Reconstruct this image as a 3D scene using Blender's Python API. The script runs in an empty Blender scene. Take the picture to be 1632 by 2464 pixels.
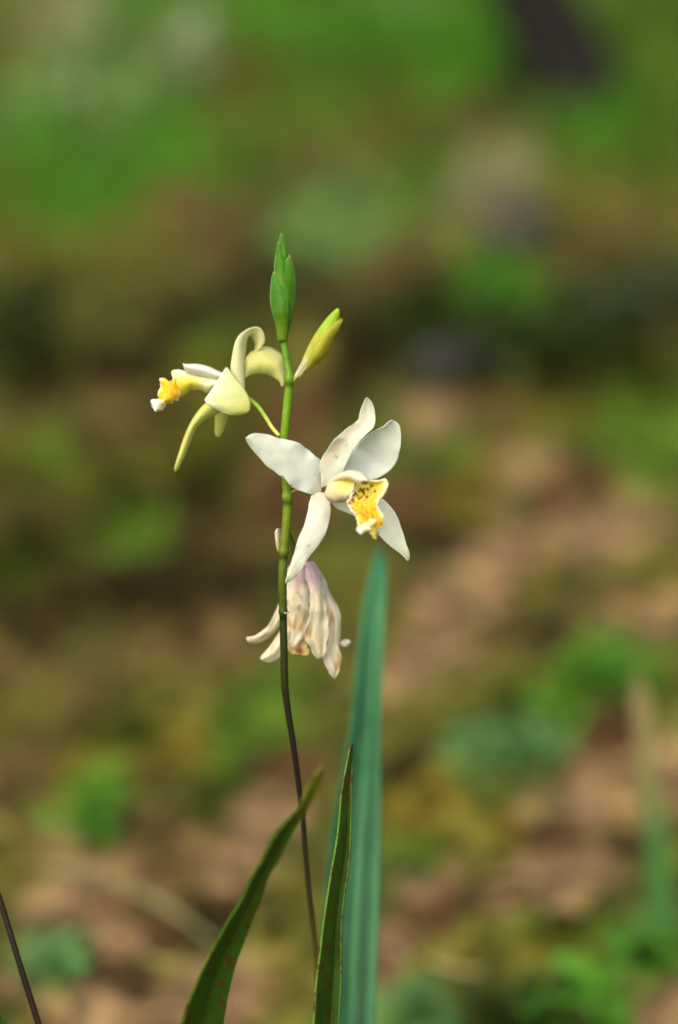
import bpy, math, random
import numpy as np
from mathutils import Vector, noise as mnoise

# ------------------------------------------------------------------ camera, sky, sun, exposure
scene = bpy.context.scene
COL = scene.collection
PITCH = math.radians(18.0)          # camera looks down a little
D0 = 0.52                           # distance to the open flower (focus)
LENS, SENS = 50.0, 24.0             # portrait frame, 24 mm tall sensor
IMW, IMH = 1632.0, 2464.0           # photograph's size, used to turn photo positions into directions
HC = 0.30 + D0 * math.sin(PITCH)    # open flower stands about 30 cm above the ground
CAM = Vector((0, 0, HC))
FWD = Vector((0, math.cos(PITCH), -math.sin(PITCH)))
UP = Vector((0, math.sin(PITCH), math.cos(PITCH)))
RIGHT = Vector((1, 0, 0))
cam = bpy.data.cameras.new('camera')
cam.sensor_fit = 'VERTICAL'; cam.sensor_height = SENS; cam.lens = LENS
cam.clip_start = 0.01; cam.clip_end = 2000
cam.dof.use_dof = True; cam.dof.focus_distance = D0; cam.dof.aperture_fstop = 3.0
cam_o = bpy.data.objects.new('camera', cam); COL.objects.link(cam_o)
cam_o.location = CAM; cam_o.rotation_euler = (math.pi / 2 - PITCH, 0, 0)
scene.camera = cam_o

SUN_EL, SUN_AZ = math.radians(50), math.radians(-150)     # azimuth from +Y (view direction) towards +X
world = bpy.data.worlds.new('World'); scene.world = world; world.use_nodes = True
wn = world.node_tree; wn.nodes.clear()
sky = wn.nodes.new('ShaderNodeTexSky'); sky.sky_type = 'NISHITA'; sky.sun_disc = False
sky.sun_elevation = SUN_EL; sky.sun_rotation = SUN_AZ
sky.air_density = 1.0; sky.dust_density = 6.0; sky.ozone_density = 0.6
bg = wn.nodes.new('ShaderNodeBackground'); bg.inputs[1].default_value = 0.15
out = wn.nodes.new('ShaderNodeOutputWorld')
wn.links.new(sky.outputs[0], bg.inputs[0]); wn.links.new(bg.outputs[0], out.inputs[0])
sun = bpy.data.lights.new('sun', 'SUN'); sun.energy = 1.05; sun.angle = math.radians(100); sun.color = (1.0, 0.95, 0.85)
sun_o = bpy.data.objects.new('sun', sun); COL.objects.link(sun_o)
sd = Vector((math.sin(SUN_AZ) * math.cos(SUN_EL), math.cos(SUN_AZ) * math.cos(SUN_EL), math.sin(SUN_EL)))
sun_o.rotation_euler = sd.to_track_quat('Z', 'Y').to_euler(); sun_o.location = (0, 0, 5)
vs = scene.view_settings
vs.view_transform = 'Standard'; vs.look = 'None'; vs.gamma = 1.0; vs.exposure = 0.52; vs.use_curve_mapping = False
scene.cycles.use_denoising = True
scene.cycles.max_bounces = 8; scene.cycles.transmission_bounces = 6
RNG = random.Random(7); NP = np.random.default_rng(11)

# ------------------------------------------------------------------ helpers
PXM = SENS / LENS / IMH                      # metres per photo pixel at one metre
SHIFT = [0.0]
def P(px, py, d=0.0):
    """world point seen at a photo position, d metres behind the focus distance"""
    D = D0 + d + SHIFT[0]
    return CAM + FWD * D + RIGHT * ((px - IMW / 2) * PXM * D) + UP * ((IMH / 2 - py) * PXM * D)
def on_plane(px, py, z=0.0):
    r = FWD + RIGHT * ((px - IMW / 2) * PXM) + UP * ((IMH / 2 - py) * PXM)
    return CAM + r * ((z - CAM.z) / r.z)
def lin(c):
    return tuple((v / 12.92 if v <= 0.04045 else ((v + 0.055) / 1.055) ** 2.4) for v in (x / 255.0 for x in c))
def S(r, g, b): return np.array(lin((r, g, b)))
def mixc(a, b, t): return a * (1 - t) + b * t
def smooth(a, b, x):
    t = min(1, max(0, (x - a) / (b - a))); return t * t * (3 - 2 * t)
def zoomc(ox, oy, sc): return lambda p: (ox + p[0] / sc, oy + p[1] / sc)
def curve(pts, n, tpar=None):
    """Catmull-Rom through the points, n samples equal in length"""
    pts = [np.array(p, float) for p in pts]
    ext = [2 * pts[0] - pts[1]] + pts + [2 * pts[-1] - pts[-2]]
    dense = []
    for i in range(1, len(ext) - 2):
        p0, p1, p2, p3 = ext[i - 1:i + 3]
        for k in range(12):
            t = k / 12
            dense.append(0.5 * (2 * p1 + (p2 - p0) * t + (2 * p0 - 5 * p1 + 4 * p2 - p3) * t * t + (3 * p1 - p0 - 3 * p2 + p3) * t ** 3))
    dense.append(pts[-1]); dense = np.array(dense)
    s = np.concatenate([[0], np.cumsum(np.linalg.norm(np.diff(dense[:, :2], axis=0), axis=1))])
    t = np.linspace(0, s[-1], n)
    return np.stack([np.interp(t, s, dense[:, j]) for j in range(dense.shape[1])], 1)
def keyed(keys, t):
    if not isinstance(keys, (list, tuple)): return keys
    return float(np.interp(t, [k[0] for k in keys], [k[1] for k in keys]))
def link(name, me, mat, parent=None):
    o = bpy.data.objects.new(name, me); COL.objects.link(o)
    if mat: me.materials.append(mat)
    if parent is not None:
        o.parent = parent
        o.matrix_parent_inverse = parent_world(parent).inverted()
    return o
def parent_world(o):
    if o.parent is None: return o.matrix_basis.copy()
    return parent_world(o.parent) @ o.matrix_parent_inverse @ o.matrix_basis
def setcol(me, cols):
    at = me.color_attributes.new('col', 'FLOAT_COLOR', 'POINT')
    a = np.ones((len(cols), 4), np.float32); a[:, :3] = np.clip(cols, 0, 1); at.data.foreach_set('color', a.ravel())
def mesh_np(name, verts, faces, cols=None, smoothf=True, uvs=None):
    me = bpy.data.meshes.new(name)
    me.from_pydata([tuple(v) for v in verts], [], faces)
    if cols is not None: setcol(me, np.array(cols))
    if uvs is not None:
        ul = me.uv_layers.new(name='UVMap'); li = np.zeros(len(me.loops), np.int32); me.loops.foreach_get('vertex_index', li)
        ul.data.foreach_set('uv', np.array(uvs, np.float32)[li].ravel())
    if smoothf: me.polygons.foreach_set('use_smooth', [True] * len(me.polygons))
    me.update(); return me
def tag(o, label=None, cat=None, group=None, kind=None):
    for k, v in (('label', label), ('category', cat), ('group', group), ('kind', kind)):
        if v: o[k] = v
    return o
def empty(name, loc):
    o = bpy.data.objects.new(name, None); COL.objects.link(o); o.location = loc; o.empty_display_size = 0.01; return o

# ------------------------------------------------------------------ materials
def mat_new(name):
    m = bpy.data.materials.new(name); m.use_nodes = True; n = m.node_tree; n.nodes.clear(); return m, n
def mat_leafy(name, rough=0.5, spec=0.25, trans=0.35, vein=0.0, vein_scale=40, noise_amt=0.10, noise_scale=600, tint=(1, 1, 1), bump=0.15, spots=None, uvnoise=None):
    """thin plant tissue: colour attribute x fine mottling, parallel veins as bump, some light passing through"""
    m, n = mat_new(name); L = n.links.new
    at = n.nodes.new('ShaderNodeVertexColor'); at.layer_name = 'col'
    tc = n.nodes.new('ShaderNodeTexCoord')
    nz = n.nodes.new('ShaderNodeTexNoise'); nz.inputs['Scale'].default_value = noise_scale; nz.inputs['Detail'].default_value = 4
    L(tc.outputs['Object'], nz.inputs['Vector'])
    mr = n.nodes.new('ShaderNodeMapRange'); mr.inputs[1].default_value = 0.3; mr.inputs[2].default_value = 0.7
    mr.inputs[3].default_value = 1 - noise_amt; mr.inputs[4].default_value = 1 + noise_amt
    L(nz.outputs[0], mr.inputs[0])
    mul = n.nodes.new('ShaderNodeVectorMath'); mul.operation = 'MULTIPLY'
    L(at.outputs[0], mul.inputs[0]); L(mr.outputs[0], mul.inputs[1])
    col = mul.outputs[0]
    hgt = mr.outputs[0]
    if vein:
        sx = n.nodes.new('ShaderNodeSeparateXYZ'); L(tc.outputs['UV'], sx.inputs[0])
        m1 = n.nodes.new('ShaderNodeMath'); m1.operation = 'MULTIPLY'; m1.inputs[1].default_value = vein_scale; L(sx.outputs[0], m1.inputs[0])
        s1 = n.nodes.new('ShaderNodeMath'); s1.operation = 'SINE'; L(m1.outputs[0], s1.inputs[0])
        r2 = n.nodes.new('ShaderNodeMapRange'); r2.inputs[1].default_value = -1; r2.inputs[3].default_value = 1 - vein; r2.inputs[4].default_value = 1
        L(s1.outputs[0], r2.inputs[0])
        mv = n.nodes.new('ShaderNodeVectorMath'); mv.operation = 'MULTIPLY'; L(col, mv.inputs[0]); L(r2.outputs[0], mv.inputs[1]); col = mv.outputs[0]
        hgt = r2.outputs[0]
    if spots:                                     # (colour, object-space scale vector, threshold, strength)
        mp = n.nodes.new('ShaderNodeMapping'); mp.inputs['Scale'].default_value = spots[1]; L(tc.outputs['Object'], mp.inputs[0])
        n2 = n.nodes.new('ShaderNodeTexNoise'); n2.inputs['Scale'].default_value = 1; n2.inputs['Detail'].default_value = 3; n2.inputs['Roughness'].default_value = 0.65
        L(mp.outputs[0], n2.inputs['Vector'])
        r3 = n.nodes.new('ShaderNodeMapRange'); r3.inputs[1].default_value = spots[2]; r3.inputs[2].default_value = spots[2] + 0.05; r3.inputs[4].default_value = spots[3]
        L(n2.outputs[0], r3.inputs[0])
        mx = n.nodes.new('ShaderNodeMix'); mx.data_type = 'RGBA'; L(r3.outputs[0], mx.inputs[0]); L(col, mx.inputs[6]); mx.inputs[7].default_value = (*spots[0], 1)
        col = mx.outputs[2]
    pb = n.nodes.new('ShaderNodeBsdfPrincipled'); pb.inputs['Roughness'].default_value = rough; pb.inputs['Specular IOR Level'].default_value = spec
    L(col, pb.inputs['Base Color'])
    if bump:
        bp = n.nodes.new('ShaderNodeBump'); bp.inputs['Strength'].default_value = bump; bp.inputs['Distance'].default_value = 0.0004
        L(hgt, bp.inputs['Height']); L(bp.outputs[0], pb.inputs['Normal'])
    o = n.nodes.new('ShaderNodeOutputMaterial')
    if trans:
        tr = n.nodes.new('ShaderNodeBsdfTranslucent')
        tm = n.nodes.new('ShaderNodeVectorMath'); tm.operation = 'MULTIPLY'; L(col, tm.inputs[0]); tm.inputs[1].default_value = tint; L(tm.outputs[0], tr.inputs[0])
        mxs = n.nodes.new('ShaderNodeMixShader'); mxs.inputs[0].default_value = trans; L(pb.outputs[0], mxs.inputs[1]); L(tr.outputs[0], mxs.inputs[2]); L(mxs.outputs[0], o.inputs[0])
    else: L(pb.outputs[0], o.inputs[0])
    return m
M_PETAL = mat_leafy('petal_tissue', 0.65, 0.1, 0.34, vein=0.03, vein_scale=75, noise_amt=0.05, noise_scale=450, tint=(1, 1, 0.88), bump=0.3)
M_LIP = mat_leafy('lip_tissue', 0.5, 0.25, 0.25, noise_amt=0.05, noise_scale=900, bump=0.3)
M_WILT = mat_leafy('wilted_petal_tissue', 0.65, 0.12, 0.3, vein=0.04, vein_scale=45, noise_amt=0.06, noise_scale=350, bump=0.5, spots=(tuple(S(165, 125, 55)), (170, 170, 110), 0.66, 0.6))
M_STEM = mat_leafy('stem_skin', 0.4, 0.35, 0.0, noise_amt=0.12, noise_scale=500, bump=0.2)
M_BUD = mat_leafy('bud_skin', 0.5, 0.2, 0.2, vein=0.14, vein_scale=62, noise_amt=0.14, noise_scale=450, bump=0.35)
M_LEAF = mat_leafy('orchid_leaf_blade', 0.42, 0.35, 0.18, vein=0.22, vein_scale=75, noise_amt=0.12, noise_scale=250, bump=0.35, spots=(tuple(S(78, 42, 14)), (560, 560, 300), 0.555, 0.85))
M_SWORD = mat_leafy('blue_green_leaf_blade', 0.5, 0.3, 0.12, vein=0.22, vein_scale=38, noise_amt=0.08, noise_scale=120, bump=0.3)
M_GRASS = mat_leafy('grass_blade', 0.6, 0.08, 0.3, noise_amt=0.15, noise_scale=90, bump=0)
M_HERB = mat_leafy('herb_leaf', 0.55, 0.15, 0.25, noise_amt=0.12, noise_scale=120, bump=0)
M_LITTER = mat_leafy('dead_leaf', 0.8, 0.1, 0.1, noise_amt=0.25, noise_scale=120, bump=0)

# ------------------------------------------------------------------ surfaces spun from edge curves
def loft(name, Lp, Rp, parent, mat, conv, depth=0.0, tilt=0.0, cup=0.0, n=30, k=12, colf=None, thick=0.0002, ruffle=0.0, seed=0, edge=0.0, lay=None):
    L = curve([conv(p) for p in Lp], n); R = curve([conv(p) for p in Rp], n)
    verts, cols, uvs = [], [], []
    folds = .0006 if mat is M_WILT else 0
    for i in range(n):
        t = i / (n - 1)
        for j in range(k + 1):
            s = j / k
            x, y = L[i] * (1 - s) + R[i] * s
            d = keyed(depth, t) + keyed(tilt, t) * (s - 0.5) + keyed(cup, t) * 4 * s * (1 - s)
            if folds: d += folds * smooth(0, .4, t) * (1.6 * mnoise.noise(Vector((t * 1.6, s * 3.2, seed * 3.3))) + .35 * mnoise.noise(Vector((t * 8, s * 7, seed))))
            if ruffle:
                e = abs(2 * s - 1) ** 1.5
                d += ruffle * e * mnoise.noise(Vector((t * 7 + seed * 3.1, s * 1.5, seed)))
            if edge:
                e = abs(2 * s - 1) ** 6
                w = L[i] - R[i]; w = w / (np.linalg.norm(w) + 1e-6)
                q = edge * e * mnoise.noise(Vector((t * 13 + seed, s * 3, seed * 2.7))) * (1 if s < 0.5 else -1)
                x += w[0] * q; y += w[1] * q
            verts.append(P(x, y, d)); uvs.append((s, t))
            c = colf(t, s) if colf else (0.7, 0.7, 0.6)
            cols.append(c)
    faces = [(i * (k + 1) + j, i * (k + 1) + j + 1, (i + 1) * (k + 1) + j + 1, (i + 1) * (k + 1) + j) for i in range(n - 1) for j in range(k)]
    me = mesh_np(name, verts, faces, cols, True, uvs)
    o = link(name, me, mat, parent)
    if thick:
        sm = o.modifiers.new('thickness', 'SOLIDIFY'); sm.thickness = thick; sm.offset = 0
    return o
def tube_mesh(name, pts, colf, sides=16, n=None, conv=None, flat=1.0):
    """pts: (photo x, photo y, depth, width in photo px) or with conv zoomed coordinates"""
    if conv: pts = [(*conv((p[0], p[1])), p[2], p[3]) for p in pts]
    n = n or max(12, len(pts) * 6)
    C = curve(pts, n)
    cen = [P(c[0], c[1], c[2]) for c in C]
    rad = [max(0.00005, c[3] * 0.5 * PXM * (D0 + c[2])) for c in C]
    return tube_world(name, cen, rad, colf, sides, flat)
def tube_world(name, cen, rad, colf, sides=16, flat=1.0):
    verts, cols, uvs, faces = [], [], [], []
    n = len(cen)
    for i in range(n):
        tg = (cen[min(n - 1, i + 1)] - cen[max(0, i - 1)]).normalized()
        a = tg.cross(FWD); a = a.normalized() if a.length > 1e-5 else RIGHT.copy()
        b = tg.cross(a).normalized()
        for j in range(sides):
            an = 2 * math.pi * j / sides
            verts.append(cen[i] + a * (math.cos(an) * rad[i]) + b * (math.sin(an) * rad[i] * flat))
            cols.append(colf(i / (n - 1), j / sides)); uvs.append((j / sides, i / (n - 1)))
    for i in range(n - 1):
        for j in range(sides):
            j2 = (j + 1) % sides
            faces.append((i * sides + j, i * sides + j2, (i + 1) * sides + j2, (i + 1) * sides + j))
    faces.append(tuple(range(sides - 1, -1, -1))); faces.append(tuple((n - 1) * sides + j for j in range(sides)))
    return mesh_np(name, verts, faces, cols, True, uvs)
def vary(c, amt, t, s, sc=5.0, seed=0.0):
    return c * (1 + amt * mnoise.noise(Vector((t * sc * 2.5 + seed, s * sc + seed * 1.7, seed))))

# ------------------------------------------------------------------ ground: one sheet, soil, moss and painted-in shade patches
TYPES = {
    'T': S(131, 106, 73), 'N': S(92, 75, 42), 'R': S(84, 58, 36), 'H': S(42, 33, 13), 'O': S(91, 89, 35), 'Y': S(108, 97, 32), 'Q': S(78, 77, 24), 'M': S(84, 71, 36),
    'G': S(76, 103, 30), 'B': S(70, 120, 28), 'E': S(86, 116, 56), 'P': S(126, 126, 78), 'D': S(47, 56, 9), 'K': S(50, 50, 42)}
FOL = {'T': .10, 'N': .16, 'R': .08, 'H': .06, 'O': .55, 'Y': .5, 'G': 1.0, 'B': 1.2, 'E': .6, 'P': .4, 'D': 0.9, 'K': .1, 'Q': .6, 'M': .2}
BLOBS = []                                        # (photo x, photo y, radius, type): where each patch of ground lies
def bl(t, *pts):
    for p in pts: BLOBS.append((p[0], p[1], p[2] if len(p) > 2 else 75, t))
bl('P', (130, 40), (455, 100, 70), (1190, 480), (1110, 540, 60), (1180, 400))
bl('E', (240, 20), (950, 5), (0, 290), (280, 330), (130, 200), (320, 210), (830, 540), (900, 440, 60), (760, 560, 60), (130, 2310, 60), (1260, 1770, 60), (1150, 1820, 60), (1560, 2240, 50), (1000, 2420, 60))
bl('B', (400, 20), (600, 50), (780, 110), (900, 60), (1060, 170), (90, 350), (400, 350), (200, 500), (1250, 120), (1450, 320), (1480, 370), (1210, 720, 50), (210, 1900, 50), (205, 2000, 50), (1440, 1600, 60), (1330, 1670, 60), (1380, 2370, 60), (1130, 90), (1400, 2440, 50))
bl('G', (20, 430), (560, 390), (1060, 420), (1600, 300), (1560, 30), (1620, 130), (1190, 610, 50), (140, 1090, 60), (330, 1310, 60), (1450, 1040), (1590, 1090), (1300, 280), (690, 240), (970, 2060, 60), (640, 1690, 50), (1560, 400), (850, 250), (600, 1800, 60), (560, 800, 45), (1080, 1090, 60))
bl('D', (60, 740), (1310, 810), (1040, 770, 70), (30, 1350), (1220, 2400, 60), (1530, 730), (290, 1740, 60), (1240, 200, 50), (250, 1230), (1200, 1700, 45), (510, 1960, 60), (560, 1130, 70), (1340, 2240, 40), (1530, 930), (1420, 850), (1405, 215, 60), (1450, 180, 45))
bl('H', (450, 740), (640, 690), (1000, 720, 60), (280, 1420, 90), (480, 1420, 85), (580, 1390), (90, 1480), (450, 1200), (150, 900), (870, 900), (1320, 890, 60), (1370, 1520, 60), (1070, 1300, 60), (520, 2210, 50), (970, 1850, 50), (1130, 310, 60), (300, 880), (1260, 610, 50), (1480, 2020, 50), (280, 2370, 50), (860, 760), (400, 1350))  # dark patches: humus tone with the shade of herbs and litter painted in
bl('K', (1080, 890, 60), (1250, 560, 50), (1180, 790, 60), (1130, 850, 60))
bl('O', (580, 250), (20, 150), (320, 550), (350, 650), (1280, 1000), (1400, 980), (1350, 1410), (60, 1720), (400, 1640), (50, 2090), (700, 2200), (1140, 2060), (1000, 1700), (900, 1500), (100, 620), (930, 300), (1380, 500), (1600, 560), (220, 780), (680, 880), (1600, 1400), (1330, 1620), (680, 2400, 60), (1100, 2320, 60))
bl('Y', (430, 1800, 60), (1130, 1180, 60), (1000, 1960, 60), (1300, 2330, 50), (170, 1860, 50), (1200, 2000, 60), (900, 420, 50), (1110, 560, 50))
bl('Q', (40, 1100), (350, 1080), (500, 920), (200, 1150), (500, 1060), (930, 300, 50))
bl('R', (720, 990), (700, 1200), (1370, 1190), (1450, 1780, 60), (1310, 2040, 50), (1150, 2160, 60), (1030, 2230, 60), (380, 2260, 45), (260, 2190, 45), (1000, 1210), (700, 1850, 50))
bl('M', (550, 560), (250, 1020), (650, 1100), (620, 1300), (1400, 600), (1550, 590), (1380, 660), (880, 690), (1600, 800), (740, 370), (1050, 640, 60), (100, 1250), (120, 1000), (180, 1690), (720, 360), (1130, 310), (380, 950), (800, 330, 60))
bl('N', (450, 480), (500, 1530), (1180, 950), (1160, 1030), (50, 1880), (370, 2050), (470, 2060), (400, 2160, 60), (1240, 1550, 60), (1400, 1120, 60), (60, 1600, 60), (400, 1590))
bl('T', (1050, 1010, 60), (1250, 1130, 60), (1330, 1320), (1480, 1280), (1180, 1380), (1080, 1450), (1520, 1480), (1000, 1600), (570, 2080), (100, 2060, 60), (250, 2120, 60), (170, 2170, 60), (290, 2280, 50), (200, 2430), (550, 2400), (1600, 1870), (1400, 1920), (1400, 2100), (900, 2330, 60), (1620, 2390, 60), (1600, 2420, 50), (1250, 2130), (1060, 2120, 60), (650, 1950, 50), (60, 2350, 40), (420, 2420))
BX = np.array([b[0] for b in BLOBS], float); BY = np.array([b[1] for b in BLOBS], float); BR = np.array([b[2] for b in BLOBS], float)
TK = list(TYPES); BT = np.array([TK.index(b[3]) for b in BLOBS]); TC = np.array([TYPES[k] for k in TK]); TF = np.array([FOL[k] for k in TK])
def to_px(x, y, z=0.0):
    rel = np.stack([x, y, np.zeros_like(x) + z - CAM.z], -1)
    D = rel @ np.array(FWD); Ds = np.maximum(D, 1e-3)
    px = IMW / 2 + (rel @ np.array(RIGHT)) / Ds / PXM; py = IMH / 2 - (rel @ np.array(UP)) / Ds / PXM
    return px, py, D
_base = []
def patches(x, y):
    """share of every soil / cover / painted shade type at ground points (arrays)"""
    px, py, D = to_px(x, y)
    # patch borders are broken up
    cx, cy = np.clip(px, -5e4, 5e4), np.clip(py, -5e4, 5e4)
    def warp(k, z, sx, sy): return np.array([mnoise.noise(Vector((a * sx + z, b * sy, z))) for a, b in zip(cx, cy)]) * k
    jx = warp(75, 1.0, .007, .011) + warp(40, 4.0, .022, .04); jy = warp(50, 9.0, .007, .011) + warp(30, 6.0, .018, .045)
    lean = 0.25                                   # the ground falls away slightly to the side, patches lie askew
    W = np.zeros((len(x), len(TK)))
    qx = px + jx; qy = py + jy
    for i in range(len(BX)):
        dx = qx - BX[i]; d2 = (dx / (BR[i] * 1.25)) ** 2 + ((qy - BY[i] + lean * dx) / (BR[i] * 0.85)) ** 2
        W[:, BT[i]] += np.exp(-d2 * 1.3) * (D > 0.2)
    # elsewhere: a meadow mix far out, soil near
    nz = np.array([mnoise.noise(Vector((a * 1.1, b * 1.1, 3.0))) for a, b in zip(x, y)])
    r = np.hypot(x, y)
    e = 0.03
    W[:, TK.index('O')] += e; W[:, TK.index('G')] += e * (1 + 3 * np.clip(nz, 0, 1) + np.clip((r - 2) / 2, 0, 2)); W[:, TK.index('N')] += e * (1 + 3 * np.clip(-nz, 0, 1))
    W[:, TK.index('H')] += e * 0.5
    W = W ** 1.7
    return W / W.sum(1, keepdims=True)
def mottle(x, y):
    """patchy wear and age of soil and cover, a few centimetres across near, wider far out"""
    r = np.hypot(x, y) + 1e-3; a = np.arctan2(x, y); l = np.log(r)
    n = np.array([mnoise.noise(Vector((u * 38, v * 26, 2.0))) + .8 * mnoise.noise(Vector((u * 75, v * 46 + u * 14, 7.0))) for u, v in zip(a, l)])
    return np.exp(.75 * n)[:, None]
def ground_z(x, y):
    r = math.hypot(x, y)
    return 0.006 * mnoise.noise(Vector((x * 9, y * 9, 0))) + 0.02 * mnoise.noise(Vector((x * 1.3, y * 1.3, 5))) * min(1, max(0, (r - 1.0))) + 0.0025 * mnoise.noise(Vector((x * 45, y * 45, 2)))
rings = np.concatenate([[0.0, 0.15, 0.3], np.geomspace(0.42, 7.5, 270), np.geomspace(8, 400, 40)])
ang = np.radians(np.concatenate([np.linspace(-180, -26, 36, endpoint=False), np.linspace(-26, 26, 160), np.linspace(26, 180, 36, endpoint=False)[1:]]))
gv, gf = [], []
RR, AA = np.meshgrid(rings, ang, indexing='ij')
gx = (RR * np.sin(AA)).ravel(); gy = (RR * np.cos(AA)).ravel()
gz = [ground_z(a, b) for a, b in zip(gx, gy)]
na = len(ang)
gf = [(i * na + (j + 1) % na, i * na + j, (i + 1) * na + j, (i + 1) * na + (j + 1) % na) for i in range(len(rings) - 1) for j in range(na)]
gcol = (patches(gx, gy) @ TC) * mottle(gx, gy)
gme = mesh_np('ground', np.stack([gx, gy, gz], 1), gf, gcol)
def mat_ground():
    m, n = mat_new('forest_soil'); L = n.links.new
    at = n.nodes.new('ShaderNodeVertexColor'); at.layer_name = 'col'
    tc = n.nodes.new('ShaderNodeTexCoord')
    f = []
    for sc, de, lo, hi in ((14, 6, .70, 1.30), (90, 4, .75, 1.25)):
        nz = n.nodes.new('ShaderNodeTexNoise'); nz.inputs['Scale'].default_value = sc; nz.inputs['Detail'].default_value = de; L(tc.outputs['Object'], nz.inputs['Vector'])
        mr = n.nodes.new('ShaderNodeMapRange'); mr.inputs[1].default_value = .3; mr.inputs[2].default_value = .7; mr.inputs[3].default_value = lo; mr.inputs[4].default_value = hi; L(nz.outputs[0], mr.inputs[0]); f.append(mr.outputs[0])
    mm = n.nodes.new('ShaderNodeMath'); mm.operation = 'MULTIPLY'; L(f[0], mm.inputs[0]); L(f[1], mm.inputs[1])
    mul = n.nodes.new('ShaderNodeVectorMath'); mul.operation = 'MULTIPLY'; L(at.outputs[0], mul.inputs[0]); L(mm.outputs[0], mul.inputs[1])
    pb = n.nodes.new('ShaderNodeBsdfPrincipled'); pb.inputs['Roughness'].default_value = .9; pb.inputs['Specular IOR Level'].default_value = .03; L(mul.outputs[0], pb.inputs['Base Color'])
    bp = n.nodes.new('ShaderNodeBump'); bp.inputs['Strength'].default_value = .8; bp.inputs['Distance'].default_value = .006; L(mm.outputs[0], bp.inputs['Height']); L(bp.outputs[0], pb.inputs['Normal'])
    o = n.nodes.new('ShaderNodeOutputMaterial'); L(pb.outputs[0], o.inputs[0]); return m
tag(link('ground', gme, mat_ground()), 'bare tan soil with mossy green patches and dark patches of humus and painted shade', kind='structure')

# ------------------------------------------------------------------ grass and leaf litter (nobody could count them)
def scatter(n, rmin, rmax, half):
    a = np.radians(NP.uniform(-half, half, n)); r = np.exp(NP.uniform(math.log(rmin), math.log(rmax), n))
    return r * np.sin(a), r * np.cos(a), r
def build_grass():
    x, y, r = scatter(34000, 0.80, 11, 26)
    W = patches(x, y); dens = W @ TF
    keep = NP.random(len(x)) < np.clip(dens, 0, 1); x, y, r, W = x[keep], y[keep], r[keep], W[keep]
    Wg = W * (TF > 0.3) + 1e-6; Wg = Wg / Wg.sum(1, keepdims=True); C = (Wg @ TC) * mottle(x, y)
    V, F, CC = [], [], []
    for i in range(len(x)):
        k = min(1.0, max(0.0, (r[i] - 0.9) / 3.0))
        h = (0.014 + 0.075 * k) * RNG.uniform(0.5, 1.4); w = (0.0022 + 0.005 * k) * RNG.uniform(0.6, 1.4)
        an = RNG.uniform(0, 6.283); ln = RNG.uniform(0.25, 1.1) * h; wa = an + math.pi / 2 + RNG.uniform(-.4, .4)
        z0 = ground_z(x[i], y[i]) - 0.001; b = len(V)
        wx, wy = math.cos(wa) * w / 2, math.sin(wa) * w / 2; dx, dy = math.cos(an), math.sin(an)
        for t, ww in ((0, .8), (.5, 1.0)):
            X = x[i] + dx * ln * t * t; Y = y[i] + dy * ln * t * t; Z = z0 + h * (t - .15 * t * t)
            V += [(X - wx * ww, Y - wy * ww, Z), (X + wx * ww, Y + wy * ww, Z)]
        V.append((x[i] + dx * ln, y[i] + dy * ln, z0 + h * RNG.uniform(.6, .85)))
        F += [(b, b + 1, b + 3, b + 2), (b + 2, b + 3, b + 4)]
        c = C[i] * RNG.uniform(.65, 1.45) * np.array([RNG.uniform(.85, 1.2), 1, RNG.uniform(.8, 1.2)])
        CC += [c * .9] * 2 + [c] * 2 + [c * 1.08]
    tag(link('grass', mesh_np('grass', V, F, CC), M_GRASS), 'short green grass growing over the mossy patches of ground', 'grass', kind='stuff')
def build_litter():
    x, y, r = scatter(6000, 0.74, 7, 26)
    W = patches(x, y); dens = 1 - np.clip(W @ TF, 0, 1)
    keep = NP.random(len(x)) < dens; x, y, r, W = x[keep], y[keep], r[keep], W[keep]
    C = W @ TC
    V, F, CC = [], [], []
    for i in range(len(x)):
        L = RNG.uniform(.008, .028) * (1 + .35 * min(3, r[i] - .7)); w = L * RNG.uniform(.25, .55)
        an = RNG.uniform(0, 6.283); t1, t2 = RNG.uniform(-.35, .35), RNG.uniform(-.5, .5); curl = RNG.uniform(-.3, .5)
        z0 = ground_z(x[i], y[i]) + .002 + .25 * w * abs(t2); b = len(V)
        ca, sa = math.cos(an), math.sin(an)
        for u, ww in ((-.5, .05), (-.2, .8), (.15, 1), (.5, .05)):
            for s in (-1, 0, 1):
                lx, ly = u * L, s * w * .5 * ww
                z = lx * t1 + ly * t2 + curl * w * s * s * .5 * ww + curl * L * u * u * .6
                V.append((x[i] + lx * ca - ly * sa, y[i] + lx * sa + ly * ca, z0 + max(z, -.004)))
        for u in range(3):
            for s in range(2):
                p = b + u * 3 + s; F.append((p, p + 1, p + 4, p + 3))
        c = C[i] * RNG.choice((.55, .8, 1.0, 1.2, 1.5)) * np.array([RNG.uniform(.95, 1.15), 1, RNG.uniform(.8, 1.1)])
        CC += [np.clip(c, 0, .5)] * 12
    tag(link('leaf_litter', mesh_np('leaf_litter', V, F, CC), M_LITTER), 'scattered brown dead leaves lying on the soil', 'leaf litter', kind='stuff')
build_grass(); build_litter()

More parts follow.
